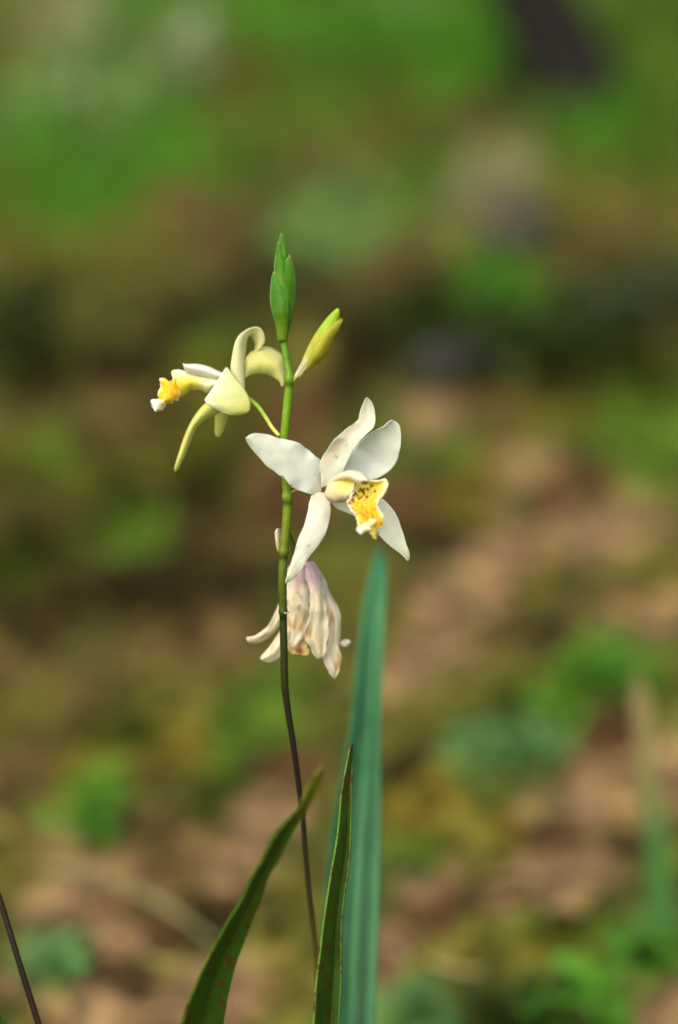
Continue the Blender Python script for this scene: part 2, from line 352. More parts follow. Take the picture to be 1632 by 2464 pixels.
# ------------------------------------------------------------------ herbs, stones, trunk on the ground behind
def herb(name, label, px, py, h, rad, col, nl, leaf, wide=.45, seed=0, droop=.5):
    rg = random.Random(seed)
    p = on_plane(px, py, h * .55); gzz = ground_z(p.x, p.y)
    root = empty(name, (p.x, p.y, gzz)); tag(root, label, 'plant', 'low plants on the ground behind the orchid')
    V, F, CC, SV, SF, SC = [], [], [], [], [], []
    for i in range(nl):
        an = rg.uniform(0, 6.283); rr = rad * math.sqrt(rg.random()); hh = h * rg.uniform(.35, 1.0) * (1 - .35 * rr / rad)
        c0 = Vector((p.x + math.cos(an) * rr, p.y + math.sin(an) * rr, gzz + hh))
        # stalk
        st = Vector((p.x + rg.uniform(-.1, .1) * rad, p.y + rg.uniform(-.1, .1) * rad, gzz - .003)); b = len(SV)
        side = Vector((math.sin(an), -math.cos(an), 0)) * .0009
        mid = st.lerp(c0, .5) + Vector((0, 0, hh * .12))
        for q in (st, mid, c0): SV += [tuple(q - side), tuple(q + side), tuple(q + Vector((0, 0, .0012)))]
        for q in range(2):
            for s in range(3): SF.append((b + q * 3 + s, b + q * 3 + (s + 1) % 3, b + q * 3 + 3 + (s + 1) % 3, b + q * 3 + 3 + s))
        SC += [col * .8] * 9
        L = leaf * rg.uniform(.6, 1.25); w = L * wide * rg.uniform(.8, 1.2); a2 = an + rg.uniform(-.9, .9); up = rg.uniform(-.2, .9)
        d = Vector((math.cos(a2) * math.cos(up), math.sin(a2) * math.cos(up), math.sin(up))); sdv = Vector((-math.sin(a2), math.cos(a2), rg.uniform(-.4, .4))).normalized()
        b = len(V)
        c = col * rg.uniform(.7, 1.35) * np.array([rg.uniform(.9, 1.15), 1, rg.uniform(.85, 1.15)])
        for t, ww in ((0, .08), (.3, .85), (.6, .9), (1, .04)):
            q = c0 + d * (L * t) - Vector((0, 0, droop * L * t * t * .6))
            for s in (-1, 0, 1): V.append(tuple(q + sdv * (s * w * .5 * ww) + Vector((0, 0, .12 * w * abs(s))))); CC.append(c)
        for u in range(3):
            for s in range(2): k = b + u * 3 + s; F.append((k, k + 1, k + 4, k + 3))
    link('foliage', mesh_np('foliage', V, F, CC), M_HERB, root)
    link('stalks', mesh_np('stalks', SV, SF, SC), M_HERB, root)
    return root
cB, cG, cE, cD, cO = S(78, 130, 36), S(84, 116, 40), S(94, 138, 74), S(52, 66, 18), S(118, 112, 44)
herb('seedling', 'small bright green upright seedling growing by the yellow moss patch', 210, 1950, .030, .010, cB, 26, .014, .4, 1)
herb('broadleaf_herb', 'pale bluish green broad-leaved herb between the sword leaf and the pale upright blade', 1225, 1785, .016, .024, cE, 44, .011, .6, 2, .3)
herb('creeping_herb', 'small teal green creeping plant beside the bare dark stem', 125, 2310, .014, .012, cE, 22, .011, .6, 3, .3)
herb('leafy_herb', 'dark-hearted green leafy herb on soil in front of the pale upright blade', 1240, 2420, .028, .022, cD, 40, .016, .5, 4)
herb('leafy_herb', 'bright green leafy herb between the dark-hearted herb and the pale upright blade', 1385, 2390, .026, .018, cB, 40, .015, .45, 5)
herb('leafy_herb', 'fresh green herb at the foot of the pale upright blade', 1560, 2260, .03, .013, cB, 30, .015, .45, 6)
herb('leafy_herb', 'green herb between the sword leaf and the dark-hearted herb', 1000, 2420, .022, .014, cE, 28, .013, .5, 7)
herb('bushy_herb', 'bright green bushy herb on tan soil behind the pale upright blade', 1450, 1610, .026, .028, cB, 50, .014, .4, 8)
herb('young_shrub', 'bright green young shrub among dark undergrowth at the hollow', 1210, 715, .09, .035, cB, 46, .035, .45, 9)
herb('dark_shrub', 'very dark green low shrub beside the bright young shrub', 1310, 810, .08, .06, cD, 60, .035, .45, 10)
herb('dark_shrub', 'very dark green low shrub beside the grey stone', 1030, 760, .07, .055, cD, 60, .03, .45, 11)
herb('dark_shrub', 'blackish green shrub at the grass edge beyond the side-on pale yellow flower', 55, 760, .09, .07, cD, 60, .035, .45, 12)
herb('dark_shrub', 'blue-green dark shrub behind the mossy ground under the leaning trunk', 1540, 720, .08, .07, S(60, 72, 44), 60, .035, .45, 13)
herb('meadow_herb', 'pale leafed herb with a round silvery top in the far meadow', 452, 105, .16, .022, S(178, 200, 156), 16, .036, .6, 14, .3)
herb('meadow_herb', 'pale olive broad-leaved herb in the far meadow', 140, 205, .12, .025, S(166, 186, 124), 16, .036, .55, 15, .3)
herb('meadow_herb', 'silvery dry herb standing at the far meadow rim', 170, 45, .16, .04, S(176, 170, 130), 20, .04, .5, 16, .3)
herb('meadow_herb', 'grey-green herb between the two pale meadow herbs', 325, 215, .11, .025, S(150, 180, 110), 16, .036, .5, 17, .3)
def stone(label, px, py, w, hgt, dep, col, seed):
    p = on_plane(px, py, hgt * .4); z0 = ground_z(p.x, p.y)
    V, F, CC = [], [], []; nu, nv = 18, 10
    for i in range(nv + 1):
        ph = math.pi * i / nv
        for j in range(nu):
            th = 2 * math.pi * j / nu
            n = Vector((math.sin(ph) * math.cos(th), math.sin(ph) * math.sin(th), math.cos(ph)))
            q = 1 + .22 * mnoise.noise(n * 1.6 + Vector((seed, 0, 0))) + .08 * mnoise.noise(n * 4 + Vector((0, seed, 0)))
            V.append((p.x + n.x * w / 2 * q, p.y + n.y * dep / 2 * q, z0 + hgt * .3 + n.z * hgt * .7 * q)); CC.append(vary(col, .35, ph, th, 3, seed))
    for i in range(nv):
        for j in range(nu): F.append((i * nu + j, i * nu + (j + 1) % nu, (i + 1) * nu + (j + 1) % nu, (i + 1) * nu + j))
    tag(link('stone', mesh_np('stone', V, F, CC), M_ROCK), label, 'stone')
M_ROCK = mat_leafy('rough_stone', .85, .2, 0, noise_amt=.3, noise_scale=60, bump=.8)
stone('dark bluish grey stone half sunk in the hollow behind the open flower', 1085, 880, .075, .03, .06, S(46, 46, 42), 1)
stone('purplish grey rounded stone by the bright young shrub', 1250, 575, .08, .05, .07, S(66, 60, 54), 2)
stone('tan lichen-dusted stone on the meadow edge', 1175, 490, .12, .05, .09, S(92, 88, 60), 3)
# leaning trunk
b0 = on_plane(1420, 255, 0.0)
cen, rad = [], []
for i in range(26):
    t = i / 25; hh = 1.9 * t
    cen.append(Vector((b0.x - .52 * hh + .03 * math.sin(3 * t), b0.y + .12 * hh, -.03 + hh))); rad.append(.070 * (1 - .45 * t) * (1 + .25 * math.exp(-t * 26)))
cen.insert(0, cen[0] - Vector((0, 0, .06))); rad.insert(0, rad[0] * 1.05)
tr = empty('leaning_tree', (b0.x, b0.y, 0)); tag(tr, 'dark grey leaning tree trunk rising out of the far meadow grass', 'tree')
tm = tube_world('trunk', cen, rad, lambda t, s: vary(S(28, 25, 21), .45, t * 6, math.sin(s * 6.28), 5, 2), 20)
for v in tm.vertices: v.co += Vector((mnoise.noise(v.co * 30) * .006, mnoise.noise(v.co * 30 + Vector((9, 0, 0))) * .006, 0))
link('trunk', tm, M_ROCK, tr)
for q, (i, dx, dy) in enumerate(((17, .5, .2), (21, -.4, .3), (24, .25, -.2))):
    c0 = cen[i]; cc = [c0 + Vector((dx * u, dy * u, .55 * u)) for u in np.linspace(0, 1, 8)]
    lm = link('limb', tube_world('limb', cc, list(np.linspace(.022, .006, 8)), lambda t, s: S(62, 56, 46), 8), M_ROCK, tr)
rg = random.Random(3); V, F, CC = [], [], []
for i in range(900):
    c = cen[-1] + Vector((rg.gauss(0, .38), rg.gauss(0, .38), rg.gauss(.25, .25))); a = Vector((rg.gauss(0, 1), rg.gauss(0, 1), rg.gauss(0, .5))).normalized(); s = a.orthogonal().normalized() * .018; b = len(V)
    V += [tuple(c), tuple(c + a * .03 + s), tuple(c + a * .06), tuple(c + a * .03 - s)]; F.append((b, b + 1, b + 2, b + 3)); CC += [S(70, 100, 34) * rg.uniform(.7, 1.3)] * 4
link('crown', mesh_np('crown', V, F, CC, False), M_HERB, tr)

# ------------------------------------------------------------------ the orchid
STEM = [(682, 815, -.004, 17), (690, 870, -.004, 16), (697, 912, -.004, 19), (693, 960, -.003, 21), (686, 1030, -.002, 20), (683, 1080, -.001, 20), (688, 1140, -.001, 21), (692, 1195, 0, 23),
        (690, 1250, .001, 22), (683, 1325, .002, 22), (680, 1400, .003, 21), (681.5, 1472, .005, 19), (683.5, 1560, .007, 18.5), (686, 1650, .009, 18), (693, 1710, .011, 16), (706, 1790, .013, 15), (718, 1880, .016, 14),
        (729, 1973, .019, 13), (739, 2100, .022, 13), (752, 2214, .026, 14), (761, 2303, .029, 15), (772, 2464, .033, 17)]
bs = P(772, 2464, .033); BASE = Vector((bs.x + .006, bs.y + .004, 0))
orchid = empty('orchid', BASE)
tag(orchid, 'pale yellow and white ground orchid in bloom on a slender upright stem', 'orchid')
GT, GM = S(104, 150, 22), S(88, 112, 18)
STC = [(0, S(80, 132, 14)), (.10, S(104, 144, 20)), (.2, S(112, 142, 24)), (.30, S(96, 112, 22)), (.39, S(70, 82, 18)), (.405, S(42, 56, 12)), (.5, S(40, 42, 12)), (.56, S(30, 24, 18)), (.72, S(32, 22, 20)), (.84, S(56, 46, 18)), (1, S(92, 86, 32))]
def stemcol(py):
    t = (py - 815) / (2464 - 815)
    return np.array([np.interp(t, [k[0] for k in STC], [k[1][j] for k in STC]) for j in range(3)])
segs = curve(STEM, 420)
cen = [P(c[0], c[1], c[2]) for c in segs]; rad = [c[3] * .5 * PXM * (D0 + c[2]) for c in segs]; pyl = [c[1] for c in segs]
NODES = (915, 1200, 1332, 1476)
for i, y in enumerate(pyl):                     # swollen joints with a dark ring below
    for ny in NODES:
        rad[i] *= 1 + .22 * math.exp(-((y - ny + 5) / 7.0) ** 2) - .08 * math.exp(-((y - ny - 14) / 9.0) ** 2)
c_last, r_last = cen[-1], rad[-1]
for i in range(1, 21):
    u = i / 20; q = c_last.lerp(BASE + Vector((0, 0, -.004)), u); q.x += .004 * math.sin(u * 3.14); cen.append(q); rad.append(r_last * (1 + .35 * u)); pyl.append(2464)
def scol(t, s):
    y = pyl[min(len(pyl) - 1, int(round(t * (len(pyl) - 1))))]
    c = stemcol(y)
    for ny in NODES:
        c = c * (1 - .7 * math.exp(-((y - ny - 9) / 7.0) ** 2))
    return vary(c, .25, t * 25, s * 2, 6, 1.3)
stem = link('stem', tube_world('stem', cen, rad, scol, 18), M_STEM, orchid)
Z1, Z2, Z3, Z4, Z5 = zoomc(340, 760, 3.92), zoomc(560, 930, 3.4844), zoomc(620, 540, 5.92), zoomc(560, 1240, 4.9), zoomc(400, 1750, 2.8)
ident = lambda p: p
# scars of dropped bracts
for (x, y, d, w) in ((690, 1476, .0035, 12),):
    link('bract_scar', tube_mesh('bract_scar', [(x - 6, y - 2, d, 4), (x, y, d - .0004, 5), (x + 6, y - 4, d, 4)], lambda t, s: S(170, 170, 130), 8), M_BUD, stem)
o = loft('bract', [(530, 430), (510, 320), (500, 200), (530, 155)], [(580, 430), (574, 300), (572, 200), (545, 152)], stem, M_PETAL, Z4, .0055, .002, -.001, 16, 6, lambda t, s: mixc(S(190, 190, 90), S(226, 218, 190), smooth(0, .7, t)))

W0, CR, CY = S(221, 226, 217), S(223, 225, 186), S(222, 222, 150)
PE = S(232, 214, 186)
def petal_white(seed, warm=.15, tipy=.3, pinkside=None, dots=()):
    def f(t, s):
        c = mixc(W0, CR, warm + .25 * smooth(.3, 1, t) + .1 * mnoise.noise(Vector((t * 4, s * 3, seed))))
        c = mixc(c, S(222, 224, 170), tipy * smooth(.75, 1, t))
        c = mixc(c, S(220, 196, 160), .45 * (1 - smooth(0, .14, t)))
        if pinkside is not None: c = mixc(c, PE, .75 * smooth(.3, 0, abs(s - pinkside)) * smooth(.1, .3, t) * (1 - smooth(.7, .95, t)))
        for (dt, ds, r) in dots:
            q = math.hypot((t - dt) * 3, s - ds)
            if q < r: c = mixc(c, S(170, 140, 90), .7)
        return c
    return f
# --- open flower
SHIFT[0] = -.006
fl = empty('flower', P(776, 1180, .002)); fl.parent = orchid; fl.matrix_parent_inverse = parent_world(orchid).inverted(); fl['label'] = 'fully open white flower with red-speckled yellow lip'
loft('petal', [(745, 770), (742, 700), (735, 625), (680, 570), (610, 515), (550, 470), (450, 447), (380, 432), (300, 405), (210, 393), (150, 402), (113, 430)],
     [(745, 900), (665, 905), (580, 880), (500, 845), (440, 780), (380, 735), (290, 670), (210, 580), (150, 510), (113, 430)], fl, M_PETAL, Z2,
     [(0, .003), (.3, .001), (1, -.004)], [(0, 0), (1, -.003)], [(0, 0), (.5, -.0006), (1, 0)], 90, 30, petal_white(1, .1, .1, None, [(.16, .4, .03), (.45, .985, .05), (.33, .99, .04)]), ruffle=.0012, seed=1, edge=1.2)
loft('dorsal_sepal', [(745, 850), (738, 740), (735, 625), (790, 540), (850, 450), (960, 350), (1050, 280), (1062, 240), (1085, 170), (1110, 110), (1130, 92)],
     [(880, 800), (930, 700), (985, 580), (1040, 490), (1110, 410), (1180, 340), (1197, 270), (1190, 200), (1165, 130), (1130, 92)], fl, M_PETAL, Z2,
     [(0, .001), (.5, -.002), (1, .004)], [(0, -.001), (1, .002)], [(0, 0), (.5, .0012), (1, 0)], 90, 30, petal_white(2, .35, .1, .3, [(.28, .55, .05), (.42, .62, .03), (.3, .45, .03), (.5, .8, .03), (.70, .0, .07)]), ruffle=.0008, seed=2, edge=1)
loft('petal', [(850, 800), (950, 640), (990, 570), (1080, 450), (1180, 375), (1265, 335), (1300, 300), (1335, 280)],
     [(860, 830), (1000, 800), (1120, 785), (1210, 770), (1300, 720), (1370, 640), (1400, 540), (1412, 450), (1410, 370), (1388, 312), (1335, 280)], fl, M_PETAL, Z2,
     [(0, .005), (.5, .006), (1, .003)], [(0, 0), (1, .002)], [(0, 0), (.5, .001), (1, 0)], 70, 24, petal_white(3, .02, 0), ruffle=.0008, seed=3, edge=1)
loft('lateral_sepal', [(665, 890), (655, 930), (640, 990), (625, 1070), (590, 1190), (545, 1290), (515, 1400), (480, 1510), (452, 1595), (445, 1645)],
     [(800, 890), (815, 960), (822, 1040), (810, 1130), (780, 1230), (720, 1330), (640, 1430), (580, 1530), (510, 1612), (452, 1650)], fl, M_PETAL, Z2,
     [(0, .003), (.5, -.001), (1, -.004)], [(0, 0), (1, .001)], [(0, 0), (.4, -.0008), (1, 0)], 90, 30, petal_white(4, .25, .45, None, [(.56, .6, .05)]), ruffle=.0008, seed=4, edge=1)
loft('lateral_sepal', [(800, 940), (960, 945), (1120, 935), (1240, 938), (1300, 980), (1370, 1070), (1420, 1200), (1455, 1310), (1480, 1400), (1482, 1445), (1468, 1462)],
     [(800, 950), (870, 1020), (940, 1050), (1030, 1090), (1130, 1150), (1230, 1245), (1300, 1320), (1390, 1385), (1440, 1430), (1468, 1462)], fl, M_PETAL, Z2,
     [(0, .004), (.5, .006), (1, .002)], [(0, 0), (1, -.002)], [(0, 0), (.5, .0012), (1, 0)], 70, 24, petal_white(5, .25, .5), ruffle=.0006, seed=5, edge=1)
# lip: outer wall, open throat with speckles and crests, frilled end
lipo = loft('lip', [(1046, 806), (1022, 850), (1000, 892), (982, 935), (955, 985), (992, 1035), (1028, 1080), (1044, 1130), (1052, 1165)],
     [(1140, 785), (1225, 793), (1288, 776), (1298, 835), (1272, 905), (1228, 950), (1232, 1030), (1264, 1095), (1270, 1140), (1252, 1192)], fl, M_LIP, Z2,
     [(0, -.003), (.3, -.0075), (.7, -.0105), (1, -.0125)], [(0, 0), (.3, .001), (1, 0)], [(0, .002), (.3, .0045), (.6, .0012), (1, -.0012)], 64, 44,
     None, thick=.0004, ruffle=.0022, seed=6, edge=5)
def lipcol(me, n=64, k=44):
    rgl = random.Random(21); dabs = []
    for i in range(60):
        t = .22 + .76 * rgl.random() ** .9; s = min(.95, max(.06, .44 + .26 * rgl.gauss(0, 1) * (1 if t > .45 else .75) - (.12 if t < .45 else 0)))
        big = t < .5
        dabs.append((t, s, rgl.uniform(.014, .028) * (1.5 if big else .9), rgl.uniform(.014, .032) * (1.1 if big else .9), rgl.random(), rgl.uniform(.3, .9)))
    cols = []
    for i in range(n):
        t = i / (n - 1)
        for j in range(k + 1):
            s = j / k
            c = mixc(S(234, 220, 84), S(238, 232, 150), smooth(.6, .95, abs(2 * s - 1)) * (1 - smooth(.5, .7, t)) + .3 * (1 - smooth(0, .2, t)))
            c = mixc(c, S(238, 180, 30), .9 * smooth(.4, .75, t) * smooth(1.05, .55, abs(2 * s - 1)))
            c = mixc(c, S(242, 240, 205), .9 * smooth(.8, 1, abs(2 * s - 1)))
            c = mixc(c, S(222, 150, 20), .25 * smooth(.0, .6, math.sin(s * 34)) * smooth(.45, .6, t) * smooth(.9, .6, abs(2 * s - 1)))
            for (dt, ds, rt, rs, q, sl) in dabs:
                u = (t - dt) / rt; v = (s - ds - (t - dt) * sl) / rs
                if u * u + v * v < 1.1: c = mixc(c, mixc(S(122, 30, 16), S(186, 76, 14), q * smooth(.3, .8, t)), .92)
            cols.append(c)
    at = me.color_attributes['col']; a = np.ones((len(cols), 4), np.float32); a[:, :3] = cols; at.data.foreach_set('color', a.ravel())
    for i in range(n):                            # raised crests along the lip
        for j in range(k + 1):
            t, s = i / (n - 1), j / k
            a = smooth(.3, .5, t) * smooth(.95, .5, abs(2 * s - 1)) * .0002
            me.vertices[i * (k + 1) + j].co -= FWD * (a * math.sin(s * 34 + 2 * math.sin(t * 25)))
lipcol(lipo.data)
loft('lip_side_lobe', [(775, 885), (800, 830), (850, 795), (920, 778), (990, 784), (1030, 802)], [(775, 900), (800, 952), (870, 970), (950, 958), (990, 915), (1004, 880)], fl, M_LIP, Z2,
     [(0, 0), (.5, -.004), (1, -.0065)], [(0, -.001), (1, -.002)], [(0, 0), (.5, -.003), (1, -.0005)], 24, 16,
     lambda t, s: mixc(mixc(mixc(S(232, 224, 176), S(230, 206, 84), .8 * smooth(.3, .6, t) * smooth(.9, .3, s)), S(168, 140, 92), .75 * smooth(.68, .95, s)), S(238, 232, 180), .6 * smooth(.9, 1, t)), ruffle=.0004, seed=7, edge=1.5)
loft('lip_frill', [(1222, 1122), (1200, 1150), (1150, 1205), (1110, 1222), (1075, 1242)], [(1165, 1106), (1120, 1135), (1075, 1160), (1045, 1180), (1036, 1205)], fl, M_LIP, Z2, [(0, -.0135), (1, -.0145)], .001, -.0012, 26, 12,
     lambda t, s: mixc(S(240, 232, 150), S(240, 238, 205), smooth(.2, .8, t)), ruffle=.0018, seed=8, edge=5)
loft('lip_frill', [(1176, 1162), (1150, 1195), (1135, 1218), (1165, 1242), (1190, 1282)], [(1188, 1162), (1228, 1222), (1218, 1232), (1210, 1255), (1200, 1282)], fl, M_LIP, Z2, -.0132, .001, -.001, 24, 10,
     lambda t, s: mixc(S(226, 196, 50), S(238, 232, 160), smooth(.25, .75, abs(2 * s - 1)) * .6 + .4 * t), ruffle=.0015, seed=9, edge=4)
loft('column', [(785, 850), (815, 790), (870, 742), (960, 706), (1040, 707), (1100, 730), (1147, 782)], [(800, 870), (850, 810), (900, 785), (970, 780), (1030, 802), (1075, 812), (1128, 792)], fl, M_PETAL, Z2,
     [(0, .001), (.5, -.005), (1, -.0085)], [(0, -.001), (1, -.002)], [(0, 0), (.5, -.0025), (1, -.002)], 26, 14, lambda t, s: mixc(S(232, 230, 205), S(230, 222, 160), .6 * (1 - smooth(.0, .35, abs(t - .35))) * smooth(.1, .6, s)), seed=3)
def blob(name, c, rx, ry, rz, col, parent, mat, seed=0):
    V, F, CC = [], [], []
    for i in range(9):
        ph = math.pi * i / 8
        for j in range(12):
            th = 2 * math.pi * j / 12; q = 1 + .15 * mnoise.noise(Vector((math.cos(th), math.sin(th), ph + seed)))
            V.append(c + RIGHT * (rx * q * math.sin(ph) * math.cos(th)) + UP * (ry * q * math.cos(ph)) + FWD * (rz * q * math.sin(ph) * math.sin(th))); CC.append(col)
    F = [(i * 12 + j, i * 12 + (j + 1) % 12, i * 12 + 12 + (j + 1) % 12, i * 12 + 12 + j) for i in range(8) for j in range(12)]
    return link(name, mesh_np(name, V, F, CC), mat, parent)
blob('anther', P(*Z2((1106, 806)), -.0108), .0009, .0005, .0008, S(112, 84, 40), fl, M_LIP)
link('pedicel', tube_mesh('pedicel', [(692, 1196, .006, 12), (700, 1186, .0055, 10), (718, 1180, .005, 10), (745, 1186, .005, 12), (772, 1182, .004, 13)], lambda t, s: mixc(S(128, 104, 40), S(96, 116, 30), smooth(.2, .7, t)), 12), M_STEM, fl)

SHIFT[0] = 0.0
# --- side-on flower
f1 = empty('flower', P(575, 975, .009)); f1.parent = orchid; f1.matrix_parent_inverse = parent_world(orchid).inverted(); f1['label'] = 'pale yellow flower seen from the side with curled-back sepal'
def petal_yel(seed, base=0.5, edgew=.0):
    def f(t, s):
        c = mixc(S(230, 232, 168), S(222, 222, 112), base + .3 * mnoise.noise(Vector((t * 3, s * 2, seed))))
        c = mixc(c, S(232, 230, 200), edgew * (1 - smooth(0, .5, s)))
        return c
    return f
loft('petal', [(965, 470), (1000, 380), (1070, 320), (1150, 292), (1230, 305), (1300, 345), (1340, 385), (1355, 470), (1362, 560), (1352, 640), (1338, 668)], [(975, 590), (1030, 560), (1110, 550), (1200, 565), (1270, 595), (1308, 625), (1320, 655), (1325, 668)], f1, M_PETAL, Z1,
     [(0, .010), (.5, .015), (1, .013)], [(0, 0), (.5, -.003), (1, 0)], [(0, 0), (.5, -.004), (1, 0)], 32, 12, petal_yel(1, .55), ruffle=.0005, seed=11)
loft('dorsal_sepal', [(930, 670), (862, 560), (845, 480), (860, 370), (880, 270), (910, 200), (960, 150), (1040, 110), (1110, 108), (1150, 145), (1168, 210), (1160, 260), (1120, 315), (1062, 385)],
     [(980, 700), (974, 560), (976, 420), (990, 280), (1000, 188), (1030, 192), (1055, 225), (1070, 270), (1070, 310), (1064, 345), (1054, 388)], f1, M_PETAL, Z1,
     [(0, .009), (.4, .008), (.6, .011), (1, .014)], [(0, 0), (.4, .002), (.6, .005), (1, .001)], [(0, -.001), (1, -.001)], 40, 10, lambda t, s: mixc(S(234, 232, 186), S(228, 226, 146), smooth(.55, 1, t) * .7 + .25 * s), seed=12)
loft('lateral_sepal', [(610, 822), (560, 870), (500, 950), (440, 1060), (400, 1160), (360, 1280), (330, 1380), (313, 1440), (320, 1468)], [(740, 900), (690, 935), (600, 985), (530, 1050), (490, 1120), (450, 1220), (410, 1320), (372, 1400), (342, 1455), (325, 1470)], f1, M_PETAL, Z1,
     [(0, .009), (1, .012)], [(0, .002), (1, .001)], [(0, -.002), (.8, -.001), (1, 0)], 36, 10, petal_yel(3, .65), seed=13)
loft('lateral_sepal', [(690, 880), (697, 960), (696, 1040), (694, 1090), (706, 1130), (725, 1143)], [(830, 890), (808, 980), (785, 1060), (760, 1115), (745, 1138), (730, 1143)], f1, M_PETAL, Z1,
     [(0, .011), (1, .017)], 0, [(0, -.002), (1, -.0005)], 24, 10, petal_yel(4, .75), seed=14)
lip1 = loft('lip', [(760, 590), (700, 585), (600, 560), (480, 535), (380, 512), (330, 508), (288, 522), (286, 550)], [(720, 700), (680, 690), (630, 738), (560, 705), (470, 705), (425, 742), (375, 765), (345, 700)], f1, M_LIP, Z1,
     [(0, .010), (1, .008)], [(0, 0), (1, 0)], [(0, -.003), (1, -.003)], 32, 16, lambda t, s: mixc(mixc(S(238, 234, 190), S(238, 220, 80), smooth(.25, .6, t) * smooth(.1, .5, s)), S(206, 184, 110), .5 * smooth(.85, 1, s) * smooth(.75, .3, t)), ruffle=.0006, seed=15, edge=2)
loft('lip_mid_lobe', [(320, 590), (255, 622), (225, 592), (190, 580), (174, 604), (184, 680), (160, 735), (175, 785), (212, 785)], [(330, 600), (345, 650), (362, 700), (376, 745), (350, 795), (315, 800), (285, 826), (250, 832), (222, 800)], f1, M_LIP, Z1,
     [(0, .007), (1, .005)], 0, [(0, -.002), (1, -.002)], 34, 18, lambda t, s: mixc(mixc(S(244, 204, 44), S(236, 168, 20), .6 * smooth(-.1, .3, mnoise.noise(Vector((t * 9, s * 9, 3))))), S(240, 234, 170), smooth(.68, .98, abs(2 * s - 1))), ruffle=.0015, seed=16, edge=7)
loft('lip_frill', [(222, 785), (180, 788), (112, 786), (94, 800), (100, 850), (128, 895)], [(232, 795), (238, 830), (222, 865), (196, 892), (160, 900), (136, 908)], f1, M_LIP, Z1, [(0, .005), (1, .004)], 0, -.002, 22, 12,
     lambda t, s: mixc(S(238, 236, 214), S(236, 206, 60), .9 * smooth(.55, .2, abs(2 * s - 1.25)) * smooth(.75, .3, t)), ruffle=.0012, seed=17, edge=5)
loft('column', [(790, 548), (720, 518), (640, 480), (540, 456), (470, 455), (425, 456), (392, 449)], [(770, 600), (700, 600), (600, 578), (500, 552), (440, 530), (410, 505), (404, 485)], f1, M_PETAL, Z1, [(0, .009), (1, .0068)], .001, -.002, 26, 10, lambda t, s: S(238, 236, 226), seed=18)
loft('petal', [(800, 488), (750, 560), (690, 655), (630, 745), (597, 797), (640, 842), (700, 880), (770, 910), (850, 934)], [(812, 488), (870, 570), (945, 655), (1000, 735), (1028, 800), (1030, 865), (1014, 905), (970, 926), (905, 937)], f1, M_PETAL, Z1,
     [(0, .006), (.5, .004), (1, .005)], [(0, 0), (.5, .0025), (1, .001)], [(0, 0), (.3, -.0004), (.7, -.0014), (1, -.0004)], 30, 18, lambda t, s: mixc(mixc(S(232, 236, 196), S(226, 228, 128), smooth(.1, .95, t * .6 + s * .4)), S(236, 238, 222), .7 * smooth(.25, 0, s)), ruffle=.0005, seed=19)
link('pedicel', tube_mesh('pedicel', [(*Z1((960, 760)), .009, 10), (*Z1((1035, 800)), .008, 11), (*Z1((1110, 865)), .006, 10.5), (*Z1((1180, 965)), .003, 10), (*Z1((1240, 1060)), 0, 9.5), (*Z1((1302, 1130)), -.002, 9)],
     lambda t, s: mixc(S(122, 156, 44), S(190, 196, 96), smooth(.35, .95, t)), 12), M_STEM, f1)

# --- wilted flower
f3 = empty('flower', P(715, 1340, .022)); f3.parent = orchid; f3.matrix_parent_inverse = parent_world(orchid).inverted(); f3['label'] = 'drooping wilted flower with brown-stained petals and mauve base'
def wilt(seed, mauve=1.0):
    def f(t, s):
        c = mixc(S(238, 234, 210), S(226, 208, 150), .4 + .6 * mnoise.noise(Vector((t * 4, s * 3, seed))))
        c = mixc(c, S(206, 172, 196), .8 * mauve * (1 - smooth(.05, .38, t)))
        c = mixc(c, S(172, 124, 160), .6 * mauve * (1 - smooth(.1, .45, t)) * smooth(.15, .0, abs(s - .45)))
        c = mixc(c, S(234, 232, 222), .5 * smooth(.7, 1, abs(2 * s - 1)))
        q = mnoise.noise(Vector((t * 5, s * 5.5 + 2 * t, seed * 5 + 2)))
        return mixc(c, S(196, 148, 70), .75 * smooth(.28, .45, q) * smooth(.25, .5, t))
    return f
loft('petal', [(600, 880), (550, 1030), (500, 1150), (430, 1290), (340, 1370), (250, 1425), (165, 1440), (185, 1490)], [(640, 1000), (600, 1200), (545, 1310), (460, 1410), (370, 1475), (280, 1508), (230, 1508), (192, 1496)], f3, M_WILT, Z4, [(0, .022), (1, .018)], .002, -.001, 28, 8, wilt(1, 0), ruffle=.0006, seed=21)
loft('petal', [(620, 1250), (560, 1360), (490, 1470), (410, 1580), (330, 1672), (345, 1700)], [(650, 1450), (600, 1560), (570, 1650), (520, 1712), (440, 1735), (360, 1716)], f3, M_WILT, Z4, [(0, .021), (1, .019)], .001, -.0015, 26, 10, wilt(2, 0), ruffle=.0006, seed=22)
loft('petal', [(930, 545), (1000, 640), (1060, 1000), (1080, 1200), (1100, 1450), (1060, 1660), (1130, 1820), (1195, 1918)], [(950, 548), (1050, 700), (1140, 900), (1220, 1050), (1270, 1200), (1268, 1400), (1250, 1520), (1276, 1690), (1265, 1800), (1208, 1922)], f3, M_WILT, Z4, [(0, .022), (.5, .020), (1, .022)], [(0, .002), (1, .003)], [(0, -.001), (.5, -.0004), (1, 0)], 60, 26, wilt(3, .8), ruffle=.0016, seed=23, edge=5)
loft('lip', [(760, 1200), (700, 1350), (655, 1480), (660, 1580), (700, 1620), (740, 1635)], [(850, 1200), (850, 1350), (850, 1450), (890, 1560), (900, 1630), (850, 1648)], f3, M_WILT, Z4, [(0, .020), (1, .018)], 0, .001, 26, 16,
     lambda t, s: mixc(mixc(S(206, 180, 90), S(222, 206, 150), .5 + .5 * mnoise.noise(Vector((t * 8, s * 8, 1)))), S(132, 60, 22), .9 * smooth(.2, .05, math.hypot(t - .84, (s - .5) * .6))), ruffle=.0016, seed=24, edge=5)
